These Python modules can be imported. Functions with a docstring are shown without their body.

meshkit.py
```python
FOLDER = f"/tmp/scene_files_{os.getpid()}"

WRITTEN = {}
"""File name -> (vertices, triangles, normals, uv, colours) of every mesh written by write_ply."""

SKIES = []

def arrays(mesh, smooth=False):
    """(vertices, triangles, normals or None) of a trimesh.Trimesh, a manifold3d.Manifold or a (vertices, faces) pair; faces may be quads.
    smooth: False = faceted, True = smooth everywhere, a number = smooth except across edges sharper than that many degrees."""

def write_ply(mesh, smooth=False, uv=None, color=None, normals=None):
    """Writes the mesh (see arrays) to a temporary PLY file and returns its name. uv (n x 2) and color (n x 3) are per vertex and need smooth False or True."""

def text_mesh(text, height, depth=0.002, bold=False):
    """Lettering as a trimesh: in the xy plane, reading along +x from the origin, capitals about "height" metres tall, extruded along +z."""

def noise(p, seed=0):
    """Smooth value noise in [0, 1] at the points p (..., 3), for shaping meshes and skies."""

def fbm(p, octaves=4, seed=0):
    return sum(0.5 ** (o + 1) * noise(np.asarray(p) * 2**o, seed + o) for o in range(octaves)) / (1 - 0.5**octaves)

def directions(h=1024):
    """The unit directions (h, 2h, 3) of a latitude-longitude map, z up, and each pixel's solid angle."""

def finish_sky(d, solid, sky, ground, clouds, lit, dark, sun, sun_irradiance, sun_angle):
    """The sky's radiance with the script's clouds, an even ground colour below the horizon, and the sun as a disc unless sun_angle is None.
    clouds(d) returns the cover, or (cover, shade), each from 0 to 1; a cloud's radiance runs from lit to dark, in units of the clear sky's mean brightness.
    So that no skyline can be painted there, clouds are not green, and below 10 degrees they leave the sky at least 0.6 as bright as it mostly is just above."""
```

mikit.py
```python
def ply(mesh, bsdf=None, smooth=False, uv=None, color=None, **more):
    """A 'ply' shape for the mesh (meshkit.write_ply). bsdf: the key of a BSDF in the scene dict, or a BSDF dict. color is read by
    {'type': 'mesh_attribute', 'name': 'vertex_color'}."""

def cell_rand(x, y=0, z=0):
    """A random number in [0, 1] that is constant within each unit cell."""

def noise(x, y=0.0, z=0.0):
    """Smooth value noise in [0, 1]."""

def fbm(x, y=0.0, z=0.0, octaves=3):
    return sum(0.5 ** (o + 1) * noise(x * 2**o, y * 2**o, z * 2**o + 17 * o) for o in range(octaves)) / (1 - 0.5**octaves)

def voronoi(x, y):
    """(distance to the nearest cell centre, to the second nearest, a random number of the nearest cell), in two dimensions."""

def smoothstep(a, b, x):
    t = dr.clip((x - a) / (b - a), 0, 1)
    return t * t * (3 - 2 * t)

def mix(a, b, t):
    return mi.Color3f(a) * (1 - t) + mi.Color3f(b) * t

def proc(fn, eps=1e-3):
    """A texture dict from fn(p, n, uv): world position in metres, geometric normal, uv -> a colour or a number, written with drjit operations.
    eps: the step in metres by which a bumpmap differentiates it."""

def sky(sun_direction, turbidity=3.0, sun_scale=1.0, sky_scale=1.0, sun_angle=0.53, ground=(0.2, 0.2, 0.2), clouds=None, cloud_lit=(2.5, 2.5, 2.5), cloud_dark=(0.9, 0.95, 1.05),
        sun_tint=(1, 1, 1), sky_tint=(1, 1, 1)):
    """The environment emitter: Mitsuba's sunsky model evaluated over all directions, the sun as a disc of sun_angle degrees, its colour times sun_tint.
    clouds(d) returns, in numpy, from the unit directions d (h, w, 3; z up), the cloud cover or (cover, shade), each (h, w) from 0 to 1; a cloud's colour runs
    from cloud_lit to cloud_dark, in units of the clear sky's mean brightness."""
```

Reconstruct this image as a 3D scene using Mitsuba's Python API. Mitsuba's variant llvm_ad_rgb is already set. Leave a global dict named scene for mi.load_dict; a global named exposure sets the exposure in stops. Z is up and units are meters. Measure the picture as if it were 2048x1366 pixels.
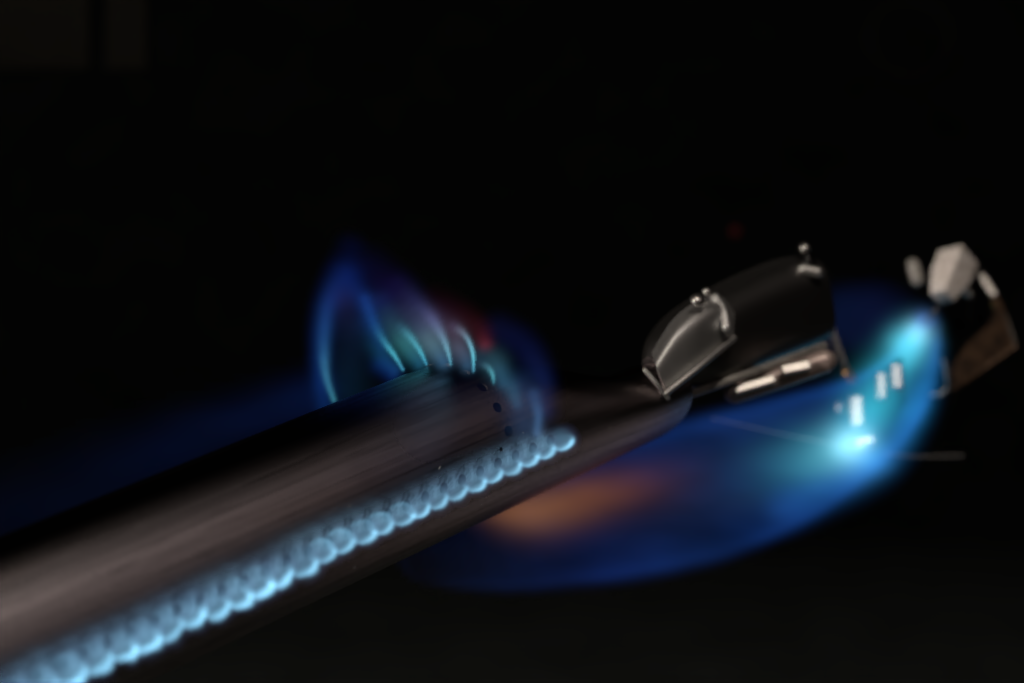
import math, random
import numpy as np, trimesh, manifold3d as m3, mitsuba as mi, drjit as dr
import mikit, meshkit

T = mi.ScalarTransform4f
random.seed(4); rng = np.random.default_rng(4)
scene, labels = {}, {}

# ------------------------------------------------------------------ camera, lamps, exposure
EYE = np.array([0.0, -0.545, 0.0])
FPX = 4500.0                               # focal length in pixels of the 2048 px wide photograph
scene['camera'] = dict(type='thinlens', fov=2 * math.degrees(math.atan(1024 / FPX)), fov_axis='x',
                       aperture_radius=0.0056, focus_distance=0.528, near_clip=0.02, far_clip=20.0,
                       to_world=T().look_at(origin=EYE.tolist(), target=[0, 0, 0], up=[0, 0, 1]))
exposure = 0.0
LAMPS = [((0.42, -0.32, 0.36), 0.020, (22, 17.6, 16.4)),
         ((-0.80, -0.62, 0.16), 0.030, (620, 545, 480)),
         ((0.15, -1.00, 1.15), 0.026, (950, 830, 730)),
         ((0.21, 0.10, -0.185), 0.010, (4.6, 3.9, 3.9))]
for i, (p, r, c) in enumerate(LAMPS):
    key = 'ceiling_lamp' + ('' if i == 0 else '_%03d' % i)
    scene[key] = dict(type='sphere', center=list(p), radius=r, emitter=dict(type='area', radiance=dict(type='rgb', value=list(c))), bsdf=dict(type='thindielectric', int_ior=1.5, ext_ior=1.0))   # a clear glass bulb
    labels[key] = dict(label=['small warm lamp near the burner on its right', 'round white lamp on the left at the height of the burner', 'round white lamp highest behind the camera', 'tiny warm lamp low on the right beside the burner'][i], category='lamp')


def at(px, py, z):
    """The point seen at pixel (px, py) of the 2048 x 1366 photograph, z metres in front of the lens."""
    return np.array([(px - 1024) / FPX * z, EYE[1] + z, -(py - 683) / FPX * z])


def unit(v):
    v = np.asarray(v, float)
    return v / np.linalg.norm(v)


# ------------------------------------------------------------------ materials
def spec_tube(p, n, uv):
    s, v = uv.x, uv.y
    streak = mikit.fbm(v * 1100.0, s * 12.0, 3.0, octaves=3)
    broad = mikit.fbm(v * 240.0, s * 5.0, 7.0, octaves=2)
    heat = mikit.fbm(v * 60.0, s * 9.0, 9.0, octaves=3)
    scratch = mikit.smoothstep(0.80, 0.93, mikit.noise(v * 1700.0, s * 45.0, 11.0))
    grime = mikit.smoothstep(0.62, 0.80, mikit.fbm(v * 700.0, s * 60.0, 15.0, octaves=3))
    c = mikit.mix((0.76, 0.70, 0.73), (0.60, 0.49, 0.47), mikit.smoothstep(0.35, 0.7, heat))
    return c * (0.52 + 0.60 * streak + 0.30 * (broad - 0.5)) * (1.0 - 0.3 * scratch) * (1.0 - 0.16 * grime)


UP = np.array([0, 0, 1.0])


def diff(c):
    return dict(type='diffuse', reflectance=dict(type='rgb', value=list(c)))


def metal(c, a):
    return dict(type='roughconductor', material='none', distribution='ggx', alpha=a, specular_reflectance=dict(type='rgb', value=list(c)))


def worn(c0, c1, f):
    def fn(p, n, uv):
        return mikit.mix(c0, c1, mikit.smoothstep(0.35, 0.7, mikit.fbm(p.x * f, p.y * f, p.z * f, octaves=3)))
    return mikit.proc(fn)


scene['m_tube'] = dict(type='twosided', bsdf=dict(type='roughconductor', material='none', distribution='beckmann', alpha_u=0.19, alpha_v=0.30, specular_reflectance=mikit.proc(spec_tube)))   # brushed along the axis
scene['m_inside'] = dict(type='twosided', bsdf=metal((0.10, 0.09, 0.09), 0.4))
scene['m_polished'] = dict(type='twosided', bsdf=metal((0.62, 0.60, 0.57), 0.12))
scene['m_satin'] = dict(type='twosided', bsdf=metal((0.60, 0.57, 0.53), 0.32))
scene['m_black_gloss'] = dict(type='twosided', bsdf=dict(type='principled', base_color=dict(type='rgb', value=[0.003, 0.003, 0.003]), roughness=0.25, specular=0.12))
scene['m_ceramic'] = dict(type='principled', base_color=worn((0.80, 0.76, 0.72), (0.66, 0.61, 0.56), 400.0), roughness=0.5, specular=0.4)
scene['m_rust'] = dict(type='twosided', bsdf=dict(type='principled', base_color=worn((0.17, 0.098, 0.056), (0.06, 0.038, 0.026), 260.0), roughness=0.5, metallic=0.5))
scene['m_chrome'] = dict(type='twosided', bsdf=metal((0.60, 0.60, 0.59), 0.29))
scene['m_black_chrome'] = dict(type='twosided', bsdf=metal((0.22, 0.215, 0.21), 0.16))
scene['m_speck'] = dict(type='principled', base_color=dict(type='rgb', value=[0.62, 0.55, 0.50]), roughness=0.35, metallic=0.3)
scene['m_ring'] = diff((0.010, 0.0095, 0.008))
scene['m_rail'] = dict(type='principled', base_color=worn((0.34, 0.325, 0.30), (0.24, 0.23, 0.215), 300.0), roughness=0.45, metallic=0.2)
scene['m_post'] = dict(type='twosided', bsdf=metal((0.70, 0.66, 0.61), 0.235))
scene['m_tab'] = dict(type='twosided', bsdf=metal((0.58, 0.57, 0.55), 0.25))
scene['m_pipe'] = dict(type='principled', base_color=dict(type='rgb', value=[0.42, 0.33, 0.30]), roughness=0.42, metallic=0.5, specular=0.7)
scene['m_brass'] = dict(type='twosided', bsdf=metal((0.75, 0.45, 0.16), 0.2))
scene['m_dark'] = dict(type='twosided', bsdf=dict(type='diffuse', reflectance=worn((0.0075, 0.0088, 0.0092), (0.005, 0.006, 0.0063), 30.0)))
scene['m_floor'] = dict(type='twosided', bsdf=dict(type='diffuse', reflectance=worn((0.048, 0.055, 0.053), (0.032, 0.037, 0.036), 30.0)))
scene['m_panel'] = dict(type='twosided', bsdf=dict(type='diffuse', reflectance=worn((0.0066, 0.0063, 0.0053), (0.0046, 0.0043, 0.0036), 22.0)))
scene['m_gas'] = dict(type='thindielectric', int_ior=1.0003, ext_ior=1.0)   # hot gas: clear, it only glows


def add(key, mesh, bsdf, label=None, cat=None, group=None, kind=None, smooth=35, **more):
    if key in scene:
        i = 1
        while '%s_%03d' % (key, i) in scene:
            i += 1
        key = '%s_%03d' % (key, i)
    scene[key] = mikit.ply(mesh, bsdf, smooth=smooth, **more)
    tag(key, label, cat, group, kind)
    return key


def tag(key, label=None, cat=None, group=None, kind=None):
    d = {k: v for k, v in dict(label=label, category=cat, group=group, kind=kind).items() if v}
    if d:
        labels[key] = d


def curve(pts, n=14):
    """Catmull-Rom through the rows of pts (any number of columns)."""
    P = np.asarray(pts, float)
    if len(P) < 3:
        t = np.linspace(0, 1, n)[:, None]
        return P[0] * (1 - t) + P[-1] * t
    Q = np.vstack([2 * P[0] - P[1], P, 2 * P[-1] - P[-2]])
    out = []
    for u in np.linspace(0, len(P) - 1, n):
        i = min(int(u), len(P) - 2); t = u - i
        a, b, c, d = Q[i:i + 4]
        out.append(0.5 * (2 * b + (c - a) * t + (2 * a - 5 * b + 4 * c - d) * t * t + (3 * b - a - 3 * c + d) * t ** 3))
    return np.array(out)


def tube_mesh(pts, r, sides=20, caps=True):
    P = np.asarray(pts, float); r = np.broadcast_to(r, (len(P),))
    t = np.gradient(P, axis=0); t /= np.linalg.norm(t, axis=1, keepdims=True)
    a = unit(np.cross(t[0], [0.3, 0.2, 0.93]))
    V = []
    for i in range(len(P)):
        a = unit(a - t[i] * (a @ t[i])); b = np.cross(t[i], a)
        th = np.arange(sides) * 2 * np.pi / sides
        V.append(P[i] + r[i] * (np.cos(th)[:, None] * a + np.sin(th)[:, None] * b))
    V = np.vstack(V); F = []
    for i in range(len(P) - 1):
        for j in range(sides):
            k = (j + 1) % sides
            F += [[i * sides + j, i * sides + k, (i + 1) * sides + k], [i * sides + j, (i + 1) * sides + k, (i + 1) * sides + j]]
    if caps:
        n = len(V); V = np.vstack([V, P[0], P[-1]]); e = (len(P) - 1) * sides
        for j in range(sides):
            k = (j + 1) % sides
            F += [[n, k, j], [n + 1, e + j, e + k]]
    return trimesh.Trimesh(V, F, process=False)


def rounded(sx, sy, sz, r, seg=12):
    s = m3.Manifold.sphere(r, seg)
    pts = [s.translate((x * (sx / 2 - r), y * (sy / 2 - r), z * (sz / 2 - r))) for x in (-1, 1) for y in (-1, 1) for z in (-1, 1)]
    return m3.Manifold.batch_hull(pts)


def frame_mat(o, x, y, z):
    M = np.eye(4); M[:3, 0], M[:3, 1], M[:3, 2], M[:3, 3] = x, y, z, o
    return M


def to_tm(man):
    m = man.to_mesh()
    return trimesh.Trimesh(np.array(m.vert_properties[:, :3], float), np.array(m.tri_verts), process=False)


def placed(man, M):
    t = to_tm(man) if hasattr(man, 'to_mesh') else man.copy()
    t.apply_transform(M)
    return t


def axis_frame(o, d, up=(0, 0, 1)):
    """Local x along d, z as near to up as can be."""
    x = unit(d); y = unit(np.cross(up, x)); z = np.cross(x, y)
    return frame_mat(o, x, y, z)


# ------------------------------------------------------------------ setting
def grid_sheet(o, ex, ey, n=2):
    V = np.array([o, o + ex, o + ex + ey, o + ey]); return trimesh.Trimesh(V, [[0, 1, 2], [0, 2, 3]], process=False)


add('floor', grid_sheet(np.array([-3, -1.5, -0.22]), np.array([6.0, 0, 0]), np.array([0, 3.4, 0])), 'm_floor', 'black work surface under the burner', kind='structure', smooth=False)
add('wall', grid_sheet(np.array([-3, 1.9, -0.22]), np.array([6.0, 0, 0]), np.array([0, 0, 3])), 'm_dark', 'dark wall behind the burner', kind='structure', smooth=False)

# ------------------------------------------------------------------ the burner tube
R, RI = 0.020, 0.0188
C0 = np.array([-0.01381741, 0.54542457 + EYE[1], -0.02465006])      # centre of the ring of ports
AX = unit([0.68276133, 0.67649236, 0.27603451])                     # tube axis, going away to the right
VIS = EYE - C0; VIS = unit(VIS - AX * (VIS @ AX))                   # the side of the tube that faces the lens
TAN = np.cross(AX, VIS)                                              # downwards round the tube
DS, S0, ROW_A = 0.00601502, 0.01236044, 0.42122
RING_A, RING_D = 0.12108, 0.31151


def on_tube(s, ang, r=R):
    return C0 + AX * s + r * (math.cos(ang) * VIS + math.sin(ang) * TAN)


def normal(ang):
    return math.cos(ang) * VIS + math.sin(ang) * TAN


S_A, S_N, S_B = -0.20, 0.0032, 0.062
M_TUBE = frame_mat(C0, VIS, TAN, np.cross(VIS, TAN))                 # local z is +-AX
SGN = 1.0 if np.cross(VIS, TAN) @ AX > 0 else -1.0
NSEG = 300
lo_, hi_ = sorted((SGN * S_A, SGN * S_N))
outer = m3.Manifold.cylinder(hi_ - lo_, R, R, NSEG).translate((0, 0, lo_))
inner = m3.Manifold.cylinder(hi_ - lo_ + 0.02, RI, RI, NSEG).translate((0, 0, lo_ - 0.01))
ports = [(S0 - DS * k, ROW_A) for k in range(0, 30)] + [(S0 - DS * k, math.pi - 0.5) for k in range(0, 30)]
ports += [(0.0, RING_A - RING_D * k) for k in range(0, 11)] + [(-0.004, 0.28)]
holes = []
for (s, a) in ports:
    r = 0.00132 if abs(a) > 3.3 or a != 0.28 else 0.0005
    if s > S_N - 0.0015 and abs(s - 0.0003) > 1e-3:
        continue
    c = m3.Manifold.cylinder(0.006, r, r, 28).translate((0, 0, R - 0.004)).rotate((0, 90, 0)).rotate((0, 0, math.degrees(a)))
    holes.append(c.translate((0, 0, SGN * s)))
body = (outer - inner) - m3.Manifold.batch_boolean(holes, m3.OpType.Add)
tm = to_tm(body)
# split the long triangles, then give the outer skin exact normals and uv (u along the axis, v round it)
v, f = tm.vertices, tm.faces
rad = np.hypot(v[:, 0], v[:, 1])
fn_ = np.cross(v[f[:, 1]] - v[f[:, 0]], v[f[:, 2]] - v[f[:, 0]]); mid_ = v[f].mean(1) * [1, 1, 0]
skin = (rad[f] > R - 2e-5).all(1) & ((np.abs(fn_[:, 2]) < 0.3 * np.linalg.norm(fn_, axis=1)) | (np.linalg.norm(fn_, axis=1) < 2e-11)) & ((fn_ * mid_).sum(1) >= -1e-16)
fs = f[skin]
V = v[fs].reshape(-1, 3)
ang = np.arctan2(V[:, 1], V[:, 0]).reshape(-1, 3)
ang = np.where(ang - ang[:, :1] > np.pi, ang - 2 * np.pi, np.where(ang - ang[:, :1] < -np.pi, ang + 2 * np.pi, ang)).ravel()
UV = np.stack([V[:, 2], ang * R], 1)
N = np.stack([V[:, 0], V[:, 1], 0 * V[:, 0]], 1); N /= np.linalg.norm(N, axis=1, keepdims=True)
Vw = V @ M_TUBE[:3, :3].T + M_TUBE[:3, 3]; Nw = N @ M_TUBE[:3, :3].T
path = meshkit.write_ply((Vw, np.arange(len(V)).reshape(-1, 3)), False, UV, None, normals=Nw)
scene['burner_tube__shell'] = dict(type='ply', filename=path, face_normals=False, bsdf=dict(type='ref', id='m_tube'))
labels['burner_tube'] = dict(label='brushed steel gas burner tube with a row and a ring of small round ports', category='burner tube')
rest = trimesh.Trimesh(v, f[~skin], process=False); rest.remove_unreferenced_vertices(); rest.apply_transform(M_TUBE)
add('burner_tube__lining', rest, 'm_inside', smooth=False)


def pinched(th, s, r):
    """A point of the neck's wall: beyond the ring the tube is pressed flat from above."""
    t = np.clip((s - S_N) / 0.052, 0, 1); k = 1 - 0.50 * t * t * (3 - 2 * t)
    x, y = r * np.cos(th), r * np.sin(th)
    return C0 + AX * s + VIS * (x * (1 + 0.10 * (1 - k))) + TAN * (R - (R - y) * k)


na, ns = 220, 90
TH, SS = np.arange(na) * 2 * np.pi / na, np.linspace(S_N, S_B, ns)
G = np.array([[pinched(t, s, R) for t in TH] for s in SS]); GI = np.array([[pinched(t, s, RI) for t in TH] for s in SS])
nv_ = na * ns; F_ = []
for i in range(ns - 1):
    for j in range(na):
        a, b, c, d = i * na + j, i * na + (j + 1) % na, (i + 1) * na + (j + 1) % na, (i + 1) * na + j
        F_ += [[a, b, c], [a, c, d], [nv_ + a, nv_ + c, nv_ + b], [nv_ + a, nv_ + d, nv_ + c]]
for j in range(na):
    k = (j + 1) % na; e = (ns - 1) * na
    F_ += [[j, nv_ + j, k], [k, nv_ + j, nv_ + k], [e + j, e + k, nv_ + e + j], [e + k, nv_ + e + k, nv_ + e + j]]
neck = trimesh.Trimesh(np.vstack([G.reshape(-1, 3), GI.reshape(-1, 3)]), F_, process=False)
if neck.volume < 0:
    neck.invert()
nm = m3.Manifold(m3.Mesh(np.asarray(neck.vertices, np.float32), np.asarray(neck.faces, np.uint32)))
for k in (0, 1):
    p, n = on_tube(S0 - DS * k, ROW_A), normal(ROW_A)
    c = to_tm(m3.Manifold.cylinder(0.006, 0.00132, 0.00132, 28, True)); c.apply_transform(frame_mat(p, np.cross(n, AX), AX, -n) if np.linalg.det(frame_mat(p, np.cross(n, AX), AX, -n)) > 0 else frame_mat(p, np.cross(AX, n), AX, -n))
    cm = m3.Manifold(m3.Mesh(np.asarray(c.vertices, np.float32), np.asarray(c.faces, np.uint32)))
    if nm.status() == m3.Error.NoError and cm.status() == m3.Error.NoError:
        nm = nm - cm
neck = to_tm(nm)
sm = trimesh.graph.smooth_shade(neck, angle=math.radians(35), facet_minarea=None)
nv2, nf2, nn2 = meshkit.arrays(sm, True)
loc = (nv2 - C0); su_ = loc @ AX; ph_ = np.arctan2(loc @ TAN, loc @ VIS)
scene['burner_tube__neck'] = dict(type='ply', filename=meshkit.write_ply((nv2, nf2), False, np.stack([SGN * su_, SGN * ph_ * R], 1), None, normals=nn2), face_normals=False, bsdf=dict(type='ref', id='m_tube'))


specks = []
for k in range(15):
    s_, a_ = (0.9 * k * 0.618 % 1) * 0.125 - 0.080, (k * 0.7548 % 1) * 1.0 + 0.15
    if s_ > S_N - 0.002:
        p_ = pinched(a_, s_, R); n_o = unit(p_ - (C0 + AX * s_ + TAN * 0.004))
    else:
        p_, n_o = on_tube(s_, a_), normal(a_)
    b_ = trimesh.creation.icosphere(1, 0.00007 + 0.00010 * (k * 0.37 % 1)); b_.apply_scale([1.8 + (k % 3) * 0.7, 1, 0.6])
    b_.apply_transform(frame_mat(p_, unit(AX + 0.6 * (k % 5 - 2) * np.cross(n_o, AX)), np.cross(n_o, unit(AX + 0.6 * (k % 5 - 2) * np.cross(n_o, AX))), n_o)); specks.append(b_)
add('burner_tube__spatter', trimesh.util.concatenate(specks), 'm_speck', kind='stuff', smooth=True)


def loft(rows, n=20, thick=0.0006):
    """A bent sheet through rows of points, given a thickness."""
    G = np.array([curve(r, n) for r in rows])
    G = np.stack([curve(G[:, j], n) for j in range(n)], 1)
    du, dv = np.gradient(G, axis=0), np.gradient(G, axis=1)
    N = np.cross(du, dv); N /= np.linalg.norm(N, axis=2, keepdims=True) + 1e-12
    if (N[n // 2, n // 2] @ (EYE - G[n // 2, n // 2])) < 0:
        N = -N
    A, B = G.reshape(-1, 3), (G - N * thick).reshape(-1, 3)
    F = []
    for i in range(n - 1):
        for j in range(n - 1):
            a, b, c, d = i * n + j, i * n + j + 1, (i + 1) * n + j + 1, (i + 1) * n + j
            F += [[a, b, c], [a, c, d], [n * n + a, n * n + c, n * n + b], [n * n + a, n * n + d, n * n + c]]
    edge = [j for j in range(n)] + [i * n + n - 1 for i in range(1, n)] + [(n - 1) * n + j for j in range(n - 2, -1, -1)] + [i * n for i in range(n - 2, 0, -1)]
    for k in range(len(edge)):
        a, b = edge[k], edge[(k + 1) % len(edge)]
        F += [[a, n * n + a, b], [b, n * n + a, n * n + b]]
    m = trimesh.Trimesh(np.vstack([A, B]), F, process=False); m.fix_normals()
    return m


def rod(pts, rpx, sides=20, dome=True):
    """A round rod through pixels (px, py, z), rpx pixels in radius, with rounded ends."""
    c = curve([at(*p) for p in pts], 4 + 8 * (len(pts) - 1))
    r = rpx / FPX * pts[0][2]
    if dome:
        d0, d1 = unit(c[0] - c[1]), unit(c[-1] - c[-2]); q = [(0.985, 0.17), (0.87, 0.5), (0.6, 0.8), (0.25, 0.97)]
        c = np.vstack([[c[0] + d0 * r * a for a, _ in q], c, [c[-1] + d1 * r * a for a, _ in q[::-1]]])
        r = np.array([r * b for _, b in q] + [r] * (len(c) - 8) + [r * b for _, b in q[::-1]])
    return tube_mesh(c, r, sides)


def dome(px, py, z, rpx, flat=0.7):
    m = trimesh.creation.icosphere(3, rpx / FPX * z)
    m.apply_scale([1, 1, flat]); m.apply_transform(axis_frame(at(px, py, z), (1, 0.2, 0), (0.3, -0.7, 0.75)))
    return m


def plate(outline, z, thick, tilt=0.0):
    """A flat sheet cut to an outline of pixels at depth z (+ tilt metres of depth per pixel to the right)."""
    from shapely.geometry import Polygon
    P = np.array([at(px, py, z) for px, py in outline]); o = P.mean(0)
    g = Polygon(P[:, [0, 2]] - o[[0, 2]]).buffer(-0.0006).buffer(0.0006)
    m = trimesh.creation.extrude_polygon(g, thick, engine='earcut')
    v = m.vertices.copy()
    m.vertices = np.stack([v[:, 0], -v[:, 2] + tilt * v[:, 0], v[:, 1]], 1) + o
    m.fix_normals()
    return m


# parts fixed to the tube's far end
path_ = curve([(*at(1322, 752, .580), .0060), (*at(1352, 722, .584), .0092), (*at(1405, 688, .591), .0112), (*at(1500, 642, .605), .0122), (*at(1580, 608, .616), .0124), (*at(1612, 597, .620), .0119)], 36)
sect = np.arange(64) * 2 * np.pi / 64
hv = []
for i in range(len(path_)):
    t = unit(path_[min(i + 1, len(path_) - 1), :3] - path_[max(i - 1, 0), :3]); e1 = unit(UP - t * (UP @ t)); e2 = np.cross(t, e1)
    h = path_[i, 3]
    x, y = np.sign(np.cos(sect)) * np.abs(np.cos(sect)) ** 0.62, np.sign(np.sin(sect)) * np.abs(np.sin(sect)) ** 0.62
    hv.append(path_[i, :3] + x[:, None] * e1 * h + y[:, None] * e2 * h * 0.85)
hv = np.array(hv); n_ = len(hv); hf = []
for i in range(n_ - 1):
    for j in range(64):
        a, b, c, d = i * 64 + j, i * 64 + (j + 1) % 64, (i + 1) * 64 + (j + 1) % 64, (i + 1) * 64 + j
        hf += [[a, b, c], [a, c, d]]
hvv = np.vstack([hv.reshape(-1, 3), hv[0].mean(0), hv[-1].mean(0)]); e = n_ * 64
for j in range(64):
    hf += [[e, (j + 1) % 64, j], [e + 1, e - 64 + j, e - 64 + (j + 1) % 64]]
hood = trimesh.Trimesh(hvv, hf, process=False); hood.fix_normals()
add('burner_tube__hood', hood, 'm_black_chrome', 'black chrome hood over the tube end', smooth=40)


def tab_row(v):
    """One row of the tab's surface, v from 0 at its lower lip to 1 at its rolled-over top."""
    lo_c = curve([(1334, 786, .5640), (1400, 733, .5700), (1468, 676, .5800)], 9)
    hi_c = curve([(1303, 706, .5610), (1345, 640, .5640), (1395, 602, .5680), (1440, 592, .5730), (1470, 625, .5770)], 9)
    c = lo_c * (1 - v) + hi_c * v
    return [at(x, y, z + 0.0125 * v ** 8) for x, y, z in c]


add('burner_tube__tab', loft([tab_row(v) for v in 1 - np.linspace(1, 0, 16) ** 2], 48, 0.0008), 'm_chrome', 'grey bent metal tab on the socket', smooth=60)
add('burner_tube__lip', rod([(1333, 786, .5625), (1400, 733, .5680), (1468, 676, .5780)], 6.5), 'm_tab')
add('burner_tube__lip', rod([(1290, 740, .562), (1314, 768, .562), (1336, 796, .563)], 5), 'm_tab')
add('burner_tube__lip', rod([(1430, 596, .5790), (1446, 622, .5765), (1453, 655, .5740)], 11), 'm_chrome')
add('burner_tube__screw', dome(1394, 600, .570, 15, 0.75), 'm_polished')
add('burner_tube__screw', dome(1413, 583, .578, 10, 0.8), 'm_polished')
add('burner_tube__screw', rod([(1606, 498, .612), (1622, 540, .610), (1640, 588, .612)], 15), 'm_black_gloss')
add('burner_tube__screw_head', dome(1609, 496, .609, 12, 0.8), 'm_polished')
add('burner_tube__collar', rod([(1606, 539, .606), (1636, 545, .606)], 11), 'm_tab')
add('burner_tube__rail', rod([(1338, 803, .574), (1490, 750, .588), (1648, 692, .602)], 9), 'm_rail')
add('burner_tube__flange', loft([[at(1642, 584, .640), at(1668, 665, .640), at(1698, 755, .640)],
                                 [at(1640, 584, .652), at(1664, 665, .652), at(1693, 755, .652)],
                                 [at(1638, 584, .664), at(1658, 665, .664), at(1688, 755, .664)]], 10, 0.0006), 'm_satin', 'thin flange plate at the far end of the socket')

# pilot burner under the socket
labels['pilot_burner'] = dict(label='pilot burner with upright white posts standing inside the cyan flame', category='pilot burner')
def bar(p0, p1, wpx, deep, mat, key, *lab):
    """A flat polished bar between two pixels (px, py, z), its face turned half-way between the lens and the lamp behind the camera."""
    A, B = at(*p0), at(*p1)
    m = (A + B) / 2
    H = unit(unit(np.array(LAMPS[2][0]) - m) + unit(EYE - m))
    x = B - A; x = x - H * (x @ H); n = np.linalg.norm(x); x = x / n
    w = wpx / FPX * p0[2]
    return add(key, placed(rounded(n, w, deep, min(w, deep, n) * 0.48, 18), frame_mat(m, x, np.cross(H, x), H)), mat, *lab)


bar((1696, 893, .652), (1748, 876, .652), 34, .004, 'm_post', 'pilot_burner__base')
for (px, y0, y1, r) in ((1706, 782, 864, 15), (1757, 738, 808, 11), (1788, 722, 788, 13), (1673, 798, 828, 9)):
    bar((px, y0, .656), (px, y1, .656), 2 * r + 5, .003, 'm_post', 'pilot_burner__post')
add('pilot_burner__plate', plate([(1660, 800), (1735, 750), (1800, 712), (1806, 800), (1752, 905), (1690, 908)], .661, 0.001, 0.1), 'm_black_gloss')
add('pilot_burner__collar', rod([(1690, 746, .650), (1698, 756, .650)], 11), 'm_brass')
labels['gas_pipe'] = dict(label='short pinkish metal gas pipe under the dark socket, above the big blue flame', category='pipe')
add('gas_pipe__body', rod([(1470, 784, .594), (1560, 754, .594), (1650, 722, .594)], 24), 'm_pipe')
bar((1468, 783, .5885), (1552, 755, .5885), 20, .0012, 'm_post', 'gas_pipe__strip')
bar((1562, 742, .5885), (1622, 728, .5885), 22, .0012, 'm_post', 'gas_pipe__strip')
tag(add('thin_wire', rod([(1425, 836, .650), (1540, 862, .655), (1640, 882, .66), (1740, 902, .665), (1830, 912, .67), (1925, 912, .675)], 2.0, 10), 'm_satin'), 'thin curved wire crossing behind the large blue flame', 'wire')

# igniter
labels['igniter_electrode'] = dict(label='white ceramic igniter electrode above the cyan flame tip', category='electrode')
d = unit(at(1872, 622, .664) - at(1918, 512, .676))
M = axis_frame(at(1918, 512, .676), d, (0.75, -0.5, 0.4))
cer = m3.Manifold.batch_hull([m3.Manifold.sphere(0.0006, 16).translate((x, y, z)) for x, w in ((0.001, 0.0039), (0.0085, 0.0038), (0.0165, 0.0022)) for y in (-w, w) for z in (-w, w)])
add('igniter_electrode__insulator', placed(cer, M), 'm_ceramic', smooth=40)
add('igniter_electrode__wire', rod([(1868, 622, .664), (1856, 636, .665), (1844, 648, .666)], 5, 10), 'm_satin')
add('igniter_electrode__nut', rod([(1826, 530, .672), (1834, 560, .671)], 13), 'm_rail')
labels['igniter_bracket'] = dict(label='brown bent metal bracket at the right holding the igniter', category='bracket')
add('igniter_bracket__plate', plate([(1985, 575), (2008, 612), (2031, 692), (1900, 781), (1889, 772), (1893, 742), (1930, 690), (1972, 655), (1990, 625)], .672, 0.001, 0.25), 'm_rust')
bar((1961, 543, .674), (1990, 598, .674), 16, .0016, 'm_satin', 'igniter_bracket__arm', 'pale polished arm of the bracket')
add('igniter_bracket__rivet', rod([(1990, 606, .674), (1994, 618, .674)], 9), 'm_brass', 'orange brass rivet')
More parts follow.
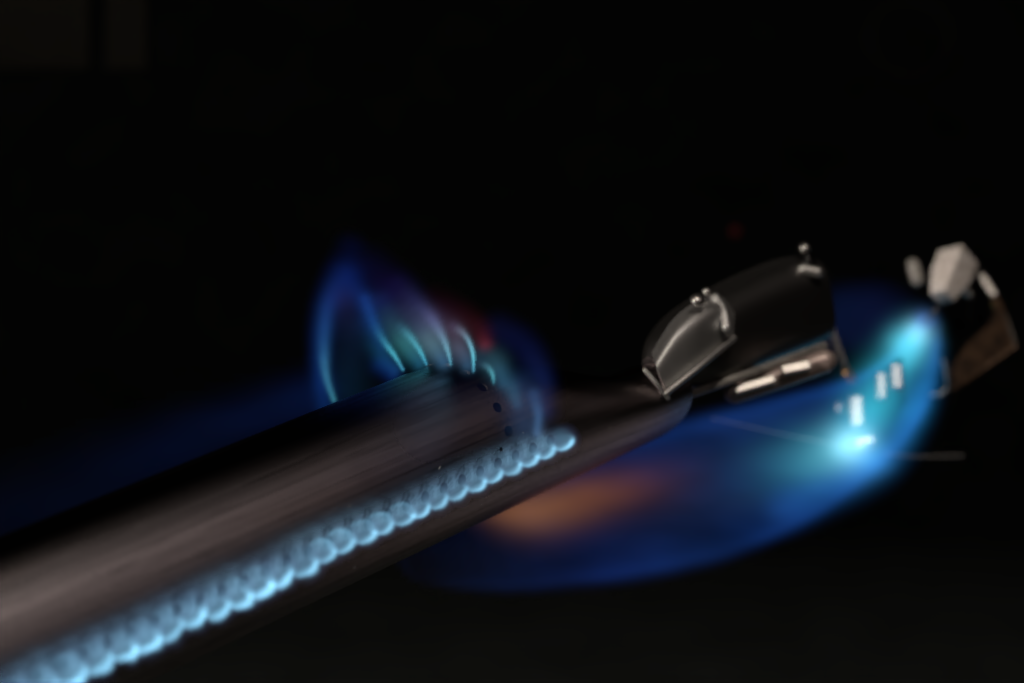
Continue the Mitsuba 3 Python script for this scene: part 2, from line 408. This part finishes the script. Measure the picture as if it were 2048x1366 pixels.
add('igniter_bracket__edge', rod([(1884, 724, .671), (1890, 752, .671), (1893, 774, .671), (1878, 788, .671), (1858, 790, .672)], 5.5, 12), 'm_satin')
add('igniter_bracket__edge', rod([(1902, 781, .670), (1966, 738, .672), (2030, 694, .674)], 4.5, 12), 'm_rust')
add('igniter_bracket__edge', rod([(1994, 600, .6735), (2010, 632, .674), (2031, 692, .675)], 3.5, 12), 'm_rail')
add('igniter_bracket__bolt', rod([(1928, 578, .674), (1938, 590, .674)], 8), 'm_satin')
add('igniter_bracket__strap', plate([(1893, 560), (1955, 548), (1985, 610), (1960, 655), (1900, 690), (1880, 640)], .684, 0.001, 0.2), 'm_black_gloss')

# things in the dark behind
add('cabinet_panel', placed(rounded(0.060, 0.006, 0.080, 0.001), frame_mat(at(14, -82, .80), [1, 0, 0], [0, 1, 0], [0, 0, 1])), 'm_panel', 'wide dark panel at the upper left, left of the gap', 'panel')
add('cabinet_panel', placed(rounded(0.0150, 0.006, 0.080, 0.001), frame_mat(at(256, -82, .80), [1, 0, 0], [0, 1, 0], [0, 0, 1])), 'm_panel', 'narrow dark panel at the upper left, right of the gap', 'panel')
tor = trimesh.creation.torus(80 / FPX * .9, 0.0004, 64, 10); tor.apply_transform(axis_frame(at(1818, 75, .9), (1, 0, 0), (0, -1, 0.2)))
add('wire_ring', tor, 'm_ring', 'thin dim ring in the darkness at the upper right', 'ring')
m = trimesh.creation.icosphere(2, 0.0020); m.apply_translation(at(1470, 462, .8))
scene['indicator_lamp'] = mikit.ply(m, 'm_dark', smooth=True); scene['indicator_lamp']['emitter'] = dict(type='area', radiance=dict(type='rgb', value=[0.012, 0.0003, 0.0003]))
tag('indicator_lamp', 'tiny dim red lamp in the dark above the socket', 'lamp')

# ------------------------------------------------------------------ flames
def near(P, path, rad, amp, ymin):
    """For the points P: distance to the path over the path's radius there, that radius, its depth, and the amplitude there.
    A flame seen edge-on is a sheet: along y it is never thinner than ymin."""
    best = np.full(len(P), 1e9); br = np.full(len(P), rad[0]); by = np.full(len(P), 1.0); ba = np.repeat(amp[:1], len(P), 0)
    for i in range(len(path) - 1):
        d = path[i + 1] - path[i]
        t = np.clip(((P - path[i]) @ d) / max(d @ d, 1e-12), 0, 1)
        r = rad[i] + (rad[i + 1] - rad[i]) * t
        ry = np.maximum(r, ymin)
        e = P - path[i] - t[:, None] * d
        q = np.sqrt((e[:, 0] ** 2 + e[:, 2] ** 2) / r ** 2 + e[:, 1] ** 2 / ry ** 2)
        w = q < best
        best[w], br[w], by[w] = q[w], r[w], ry[w]
        ba[w] = (amp[i] + (amp[i + 1] - amp[i]) * t[:, None])[w]
    return best, br, by, ba


class Plume:
    """Glowing gas along a path: rows of (x, y, z, radius, r, g, b); rgb is the brightness looking straight through its middle."""
    def __init__(self, rows, shell=None, n=16, power=2.0, ymin=0.0013, wisp=(70, 70, 150), rough=0.8):
        self.ymin, self.wisp, self.rough = ymin, np.array(wisp, float), rough
        c = curve(rows, n)
        self.p, self.r, self.a, self.shell, self.power = c[:, :3], np.maximum(c[:, 3], 1e-4), np.maximum(c[:, 4:7], 0), shell, power

    def __call__(self, P):
        q, r, ry, a = near(P, self.p, self.r, self.a, self.ymin)
        if self.shell:
            g = np.exp(-((q - 1) / self.shell) ** 2) / (2 * self.shell * r * 1.772)
        else:
            g = np.exp(-q ** self.power) / (1.772 * ry)
        w = np.clip(1 + self.rough * (meshkit.fbm(P * self.wisp + self.p[0] * 900.0, 3, 5) - 0.5), 0, None)
        return a * (g * w)[:, None]

    def box(self):
        m = (self.r * (2.5 if not self.shell else 1 + 1.8 * self.shell))[:, None]
        y = np.array([0, 1.0, 0]) * self.ymin * 1.8
        return (self.p - m).min(0) - y, (self.p + m).max(0) + y


def glow_mesh(parts, gap, cell, floor=0.0012, phase=0.0, side=None, cross=False):
    """The gas as stacks of thin glowing sheets, every other one facing the other way, each vertex as bright as the gas round it.
    One stack across y and, with side, one across x with that gap; or, with cross, two at 45 degrees to y: so it also glows sideways."""
    lo = np.min([p.box()[0] for p in parts], 0); hi = np.max([p.box()[1] for p in parts], 0)
    mid, h = (lo + hi) / 2, (hi - lo) / 2
    Vs, Fs, Cs, at_ = [], [], [], 0
    c = math.sqrt(0.5)
    stacks = [((c, c), gap, c), ((-c, c), gap, c)] if cross else [((0, 1), gap, 1.0)] + ([((1, 0), side, 0.8)] if side else [])
    for (nx_, ny_), g, share in stacks:
        nv, tv = np.array([nx_, ny_, 0]), np.array([ny_, -nx_, 0])
        rn, rt = abs(nx_) * h[0] + abs(ny_) * h[1], abs(ny_) * h[0] + abs(nx_) * h[1]
        xs = np.arange(-rt, rt + cell, cell); zs = np.arange(lo[2], hi[2] + cell, cell)
        ids = np.arange(math.floor((mid @ nv - rn) / g), math.ceil((mid @ nv + rn) / g) + 1); ys = ids * g + phase
        X, Z = np.meshgrid(xs + mid @ tv, zs, indexing='ij'); nx, nz = X.shape
        base = X.ravel()[:, None] * tv; base[:, 2] = Z.ravel()
        E = []
        for y in ys:
            P = base + y * nv
            near_ = ((P > lo - cell) & (P < hi + cell)).all(1)
            e = np.zeros((len(P), 3)); e[near_] = sum(p(P[near_]) for p in parts) * (g * 2 * share)
            E.append(e)
        E = np.array(E)
        col = np.ones(X.size, bool) if cross else E.max(2).sum(0) / 2 > floor
        i, j = np.meshgrid(np.arange(nx - 1), np.arange(nz - 1), indexing='ij')
        q = np.stack([i * nz + j, (i + 1) * nz + j, (i + 1) * nz + j + 1, i * nz + j + 1], -1).reshape(-1, 4)
        for k, y in enumerate(ys):
            e = E[k]
            on = col & (e.max(1) > floor * (0.06 if cross else 0.05))
            qq = q[on[q].any(1)]
            if not len(qq):
                continue
            use, inv = np.unique(qq, return_inverse=True); qq = inv.reshape(qq.shape)
            if ids[k] % 2:
                qq = qq[:, ::-1]
            Vs.append((base + y * nv)[use]); Cs.append(e[use]); Fs.append(np.vstack([qq[:, [0, 1, 2]], qq[:, [0, 2, 3]]]) + at_); at_ += len(use)
    return trimesh.Trimesh(np.vstack(Vs), np.vstack(Fs), process=False), np.vstack(Cs)


def flame(key, mesh_col, label=None, cat=None, group=None, kind=None, shift=None):
    if isinstance(mesh_col, dict):
        d = dict(mesh_col)
    else:
        m, c = mesh_col
        lo, hi = m.vertices.min(0), m.vertices.max(0)
        uv = (m.vertices[:, [0, 2]] + m.vertices[:, [1, 1]] * [0.37, 0.21] - lo[[0, 2]]) / (hi - lo)[[0, 2]]
        d = mikit.ply(m, 'm_gas', smooth=False, uv=uv, color=c)
        d['emitter'] = dict(type='area', sampling_weight=0.0, radiance=dict(type='mesh_attribute', name='vertex_color'))
    base = dict(d)
    if shift is not None:
        d['to_world'] = T().translate([float(x) for x in shift])
    scene[key] = d
    tag(key, label, cat, group, kind)
    return base


def pw(rows, zf=None):
    """Rows (px, py, z, radius in px, r, g, b) to rows in metres."""
    out = []
    for px, py, z, rp, *c in rows:
        out.append([*at(px, py, z), rp / FPX * z, *c])
    return out


NR = normal(ROW_A)
DOWN = TAN                                                            # down the tube's side
ORD = 'first second third fourth fifth sixth seventh eighth ninth tenth eleventh twelfth thirteenth fourteenth fifteenth sixteenth seventeenth eighteenth nineteenth twentieth'.split() + ['twenty-' + x for x in 'first second third fourth fifth sixth seventh eighth ninth'.split()]


class Cup:
    """A cup-shaped port flame standing on its port: a bright thin skin, brightest low down, over a fainter inside."""
    def __init__(self, length, width, low, top, inside, tilt, lean, sd):
        self.n = unit(NR + tilt * DOWN + lean * AX); self.l, self.w, self.low, self.top, self.ins = length, width, low, top, inside
        self.c = self.n * length * 0.50
        self.sd = sd

    def __call__(self, P):
        d = P - self.c; h = d @ self.n; side = d - h[:, None] * self.n
        rr = np.linalg.norm(side, axis=1)
        hh = h / (self.l * 0.5)
        wide = self.w * (1.0 + 0.20 * hh)
        q = np.sqrt((rr / wide) ** 2 + hh ** 2)
        q = q * (1 + 0.22 * (meshkit.noise(P * 380.0 + self.sd * 7.3, self.sd) - 0.5))
        u = side @ unit(DOWN + 0.25 * AX) / np.maximum(rr, 1e-6)
        skin = np.exp(-((q - 1) / 0.17) ** 2)
        wgt = self.low * np.clip(0.12 + 0.95 * u, 0, None) + self.top * np.clip(0.35 - 0.75 * u, 0, None)
        tip = np.clip(0.55 + 0.5 * hh, 0.10, 1.0)
        e = (skin * wgt * tip)[:, None] * np.array([0.23, 0.57, 0.80]) * 330
        foot = P - NR * 0.0016
        e += np.exp(-((foot ** 2).sum(1) + 1.2 * (foot @ NR) ** 2) / 0.0022 ** 2)[:, None] * np.array([0.085, 0.15, 0.22]) * 70
        e += (np.exp(-q ** 3) * self.ins / (1 + np.exp(-(h + self.l * 0.30) / 0.0004)))[:, None] * np.array([0.12, 0.30, 0.46]) * 100
        halo = np.exp(-((q - 1.1) / 0.40) ** 2) * np.clip(0.5 + 0.5 * hh, 0.1, 1)
        e += halo[:, None] * np.array([0.085, 0.075, 0.22]) * 22
        return e * (1 / (1 + np.exp(-(h + self.l * 0.44) / 0.0003)))[:, None]

    def box(self):
        m = max(self.l * 0.62, self.w * 1.45) * 1.25
        return np.minimum(self.c - m, -0.0056), np.maximum(self.c + m, 0.0062)


GAP = DS * AX[1] / 14.5                     # so that the sheets of neighbours never fall on one another
for k in range(0, 29):
    U = lambda a, b: float(rng.uniform(a, b))
    if k < 9:
        c = Cup(U(.0058, .0066), U(.0023, .0026), U(.9, 1.15), U(.02, .10), U(.45, .62), U(-.16, -.06), U(-.04, .04), k)
    elif k < 14:
        c = Cup(U(.0074, .0083), U(.0022, .0025), U(.75, .95), U(.25, .55), U(.36, .50), U(-.20, -.12), U(-.04, .08), k)
    else:
        c = Cup(U(.0062, .0082), U(.0026, .0031), U(.85, 1.5), U(.02, .22), U(.32, .60), U(-.12, .04), U(-.16, .16), k)
    flame('port_flame' + ('' if k == 0 else '_%03d' % k), glow_mesh([c], GAP, 0.00034, floor=0.004, side=DS * AX[0] / 25.5),
          '%s small pale blue flame of the row, counted from its upper right end' % ORD[k], 'flame', 'small blue flames along the row of ports', shift=on_tube(S0 - DS * k, ROW_A))

# flames of the ring of ports
def ring_z(k):
    return on_tube(0, RING_A - RING_D * k)[1] - EYE[1]


RF = []
z = ring_z(4) + 0.002
RF.append(('hollow blue flame standing farthest left behind the tube', [
    Plume(pw([(668, 800, .566, 5, 0.03, .16, .20), (652, 750, .566, 8, .025, .12, .17), (648, 690, .566, 12, .009, .045, .09), (655, 610, .566, 17, .003, .014, .06), (680, 545, .566, 22, .001, .003, .022)])),
    Plume(pw([(650, 810, .568, 18, .001, .010, .05), (642, 720, .568, 18, .002, .014, .085), (650, 630, .568, 22, .002, .010, .065), (685, 555, .568, 28, .001, .004, .030), (700, 500, .568, 26, .0, .001, .012)])),
    Plume(pw([(700, 560, .568, 26, .001, .006, .05), (735, 625, .568, 18, .002, .012, .07), (765, 690, .568, 14, .001, .008, .045)])),
    Plume(pw([(700, 770, .568, 46, .001, .007, .016), (700, 680, .568, 40, .002, .006, .02), (688, 600, .568, 28, .006, .006, .03)]))]))
RF.append(('teal flame with a bright right edge, second from the left in the ring', [
    Plume(pw([(806, 739, .552, 3.5, .05, .30, .44), (790, 712, .552, 6, .06, .36, .46), (770, 685, .552, 9, .025, .16, .22), (752, 655, .552, 13, .004, .03, .07), (730, 600, .553, 18, .002, .012, .06)])),
    Plume(pw([(790, 738, .552, 14, .004, .03, .10), (760, 700, .552, 20, .003, .03, .07), (735, 650, .552, 24, .001, .008, .03)])),
    Plume(pw([(762, 730, .555, 18, .001, .008, .055), (783, 752, .555, 14, .001, .008, .055)]))]))
RF.append(('teal flame leaning left, third from the left in the ring', [
    Plume(pw([(853, 728, .542, 3.5, .035, .22, .33), (842, 705, .542, 6, .045, .28, .36), (825, 680, .542, 9, .035, .18, .23), (802, 655, .542, 14, .006, .025, .04)])),
    Plume(pw([(838, 724, .543, 15, .01, .08, .14), (812, 690, .543, 22, .02, .11, .13), (786, 655, .543, 24, .012, .045, .07), (760, 610, .544, 28, .004, .010, .05)]))]))
RF.append(('pale flame fading upwards into violet, fourth from the left in the ring', [
    Plume(pw([(902, 729, .533, 3.5, .04, .18, .24), (897, 706, .533, 6, .08, .24, .30), (888, 680, .533, 10, .08, .17, .24), (872, 650, .533, 16, .05, .07, .14), (845, 615, .534, 22, .012, .014, .045), (800, 570, .535, 30, .002, .002, .014)])),
    Plume(pw([(886, 722, .534, 16, .03, .09, .17), (862, 685, .534, 24, .06, .12, .16), (838, 648, .534, 28, .03, .045, .09), (800, 600, .535, 34, .006, .005, .026), (740, 540, .537, 36, .001, .001, .012)]))]))
RF.append(('round topped pale flame with a sharp right edge beside the red glow', [
    Plume(pw([(947, 742, .524, 3.5, .04, .18, .26), (947, 715, .524, 5, .08, .36, .44), (941, 690, .524, 6, .10, .28, .36), (928, 668, .524, 9, .07, .11, .15), (908, 652, .524, 15, .015, .015, .03)])),
    Plume(pw([(935, 728, .525, 15, .03, .08, .15), (918, 695, .525, 22, .065, .075, .12), (905, 668, .525, 24, .045, .032, .055), (870, 640, .526, 26, .02, .012, .03)])),
    Plume(pw([(970, 686, .526, 15, .075, .008, .013), (952, 657, .526, 23, .024, .003, .005), (910, 628, .528, 28, .009, .001, .003), (870, 600, .527, 30, .003, .0, .001)]))]))
RF.append(('short curled flame right of the red glow in the ring', [
    Plume(pw([(988, 765, .518, 4, .02, .10, .13), (985, 748, .518, 6, .05, .22, .26), (976, 734, .518, 8, .03, .10, .13), (962, 728, .518, 11, .008, .02, .03)])),
    Plume(pw([(1004, 764, .516, 13, .006, .025, .045), (990, 728, .516, 24, .016, .05, .07), (968, 714, .516, 22, .01, .03, .05)]))]))
RF.append(('faint flame low on the right of the ring', [
    Plume(pw([(1034, 806, .51, 11, .006, .03, .055), (1022, 774, .51, 16, .012, .05, .075), (1000, 744, .51, 20, .004, .018, .035)])),
    Plume(pw([(1074, 866, .505, 9, .03, .07, .14), (1077, 830, .505, 10, .02, .06, .13), (1068, 790, .505, 14, .008, .03, .08)])),
    Plume(pw([(1050, 840, .508, 34, .01, .025, .06), (1040, 780, .508, 34, .006, .016, .05)])),
    Plume(pw([(860, 850, .497, 60, .0008, .0012, .005), (950, 810, .499, 64, .0014, .002, .008), (1040, 800, .503, 50, .0008, .0015, .006)])),
    Plume(pw([(1092, 820, .507, 18, .003, .006, .035), (1088, 760, .507, 20, .003, .006, .035), (1055, 700, .508, 26, .002, .004, .03), (1000, 665, .51, 30, .002, .003, .02)]))]))
for i, (lab, parts) in enumerate(RF):
    if 0 < i < 6:
        parts[0].r *= 0.72; parts[0].a *= 1.12; parts[0].ymin = 0.0011
    flame('ring_flame' + ('' if i == 0 else '_%03d' % i), glow_mesh(parts, 0.0005, 0.0004, phase=0.0001 * (0, 2, 4, 1, 3, 0, 2)[i], cross=True), lab, 'flame', 'flames of the ring of ports')

# the flames of the far side row, seen only as a glow above the tube's edge
flame('back_flames', glow_mesh([Plume(pw([(-60, 1060, .495, 95, .00015, .0008, .0045), (150, 985, .51, 80, .0002, .0013, .0072), (330, 905, .525, 62, .0003, .0018, .0108), (480, 845, .54, 50, .0004, .0021, .0135), (640, 790, .555, 42, .0008, .004, .026)], ))],
      0.0040, 0.002, phase=0.0001), 'soft blue glow of the far row of flames along the tube upper left edge', 'flames', kind='stuff')

# the large igniter flame
pilot = 'igniter_flame'
labels[pilot] = dict(label='large blue flame sweeping left under the tube from the igniter', category='flame')
mantle = [Plume(pw([(1850, 660, .668, 26, .003, .012, .04), (1800, 770, .658, 60, .002, .010, .040), (1710, 850, .640, 88, .001, .009, .044), (1560, 925, .617, 120, .001, .007, .036), (1380, 985, .598, 134, .001, .006, .032), (1180, 1030, .586, 128, .0008, .004, .026), (980, 1075, .577, 100, .0005, .002, .011), (860, 1105, .572, 60, .0001, .0003, .002)], ), shell=0.11, n=30, wisp=(45, 45, 95), rough=2.0),
          Plume(pw([(1790, 770, .656, 60, .002, .007, .025), (1640, 880, .628, 92, .003, .008, .018), (1440, 950, .603, 100, .004, .005, .009), (1200, 1010, .588, 90, .004, .003, .005), (980, 1060, .578, 70, .001, .001, .003)], ), n=20, power=3.0, wisp=(30, 30, 80), rough=2.4),
          Plume(pw([(1690, 640, .660, 66, .002, .006, .030), (1750, 640, .664, 68, .003, .006, .034), (1800, 660, .666, 60, .003, .008, .036)], ), n=8, power=4.0, wisp=(40, 40, 60), rough=2.0)]
flame(pilot + '__mantle', glow_mesh(mantle, 0.0011, 0.0015))
cyan = [Plume(pw([(1722, 872, .642, 20, .10, .18, .22), (1702, 884, .640, 27, .20, .30, .33), (1676, 890, .637, 24, .08, .18, .21)]), n=8),
        Plume(pw([(1842, 648, .666, 20, .10, .22, .55), (1830, 668, .666, 27, .22, .62, .80), (1812, 690, .665, 34, .08, .42, .52)]), n=10),
        Plume(pw([(1815, 690, .664, 36, .025, .26, .33), (1775, 750, .658, 42, .02, .25, .32), (1735, 820, .650, 46, .025, .30, .38), (1700, 880, .640, 48, .05, .25, .34)]), n=14),
        Plume(pw([(1735, 905, .643, 34, .03, .15, .30), (1690, 893, .637, 40, .11, .33, .40), (1640, 905, .629, 46, .04, .20, .24), (1570, 925, .617, 52, .010, .07, .10), (1480, 950, .606, 60, .003, .012, .03)]), n=14),
        Plume(pw([(1868, 690, .668, 14, .008, .05, .18), (1850, 760, .667, 22, .005, .08, .21), (1815, 840, .658, 28, .008, .10, .25), (1770, 905, .658, 30, .008, .07, .20), (1680, 955, .636, 34, .006, .05, .16), (1560, 1010, .615, 36, .003, .02, .08)]), n=16)]
flame(pilot + '__core', glow_mesh(cyan, 0.0011, 0.0010, phase=0.00037), 'bright cyan core streaming from the igniter tip')
orange = [Plume(pw([(930, 1006, .548, 22, .025, .009, .003), (1000, 1015, .556, 36, .08, .030, .007), (1075, 1018, .566, 46, .125, .050, .017), (1160, 1000, .574, 44, .105, .036, .008), (1270, 972, .584, 42, .045, .013, .005), (1390, 950, .592, 42, .008, .003, .002)]), n=16)]
flame(pilot + '__tail', glow_mesh(orange, 0.0022, 0.0014, phase=0.00074), 'orange glowing tail at the left end of the flame')
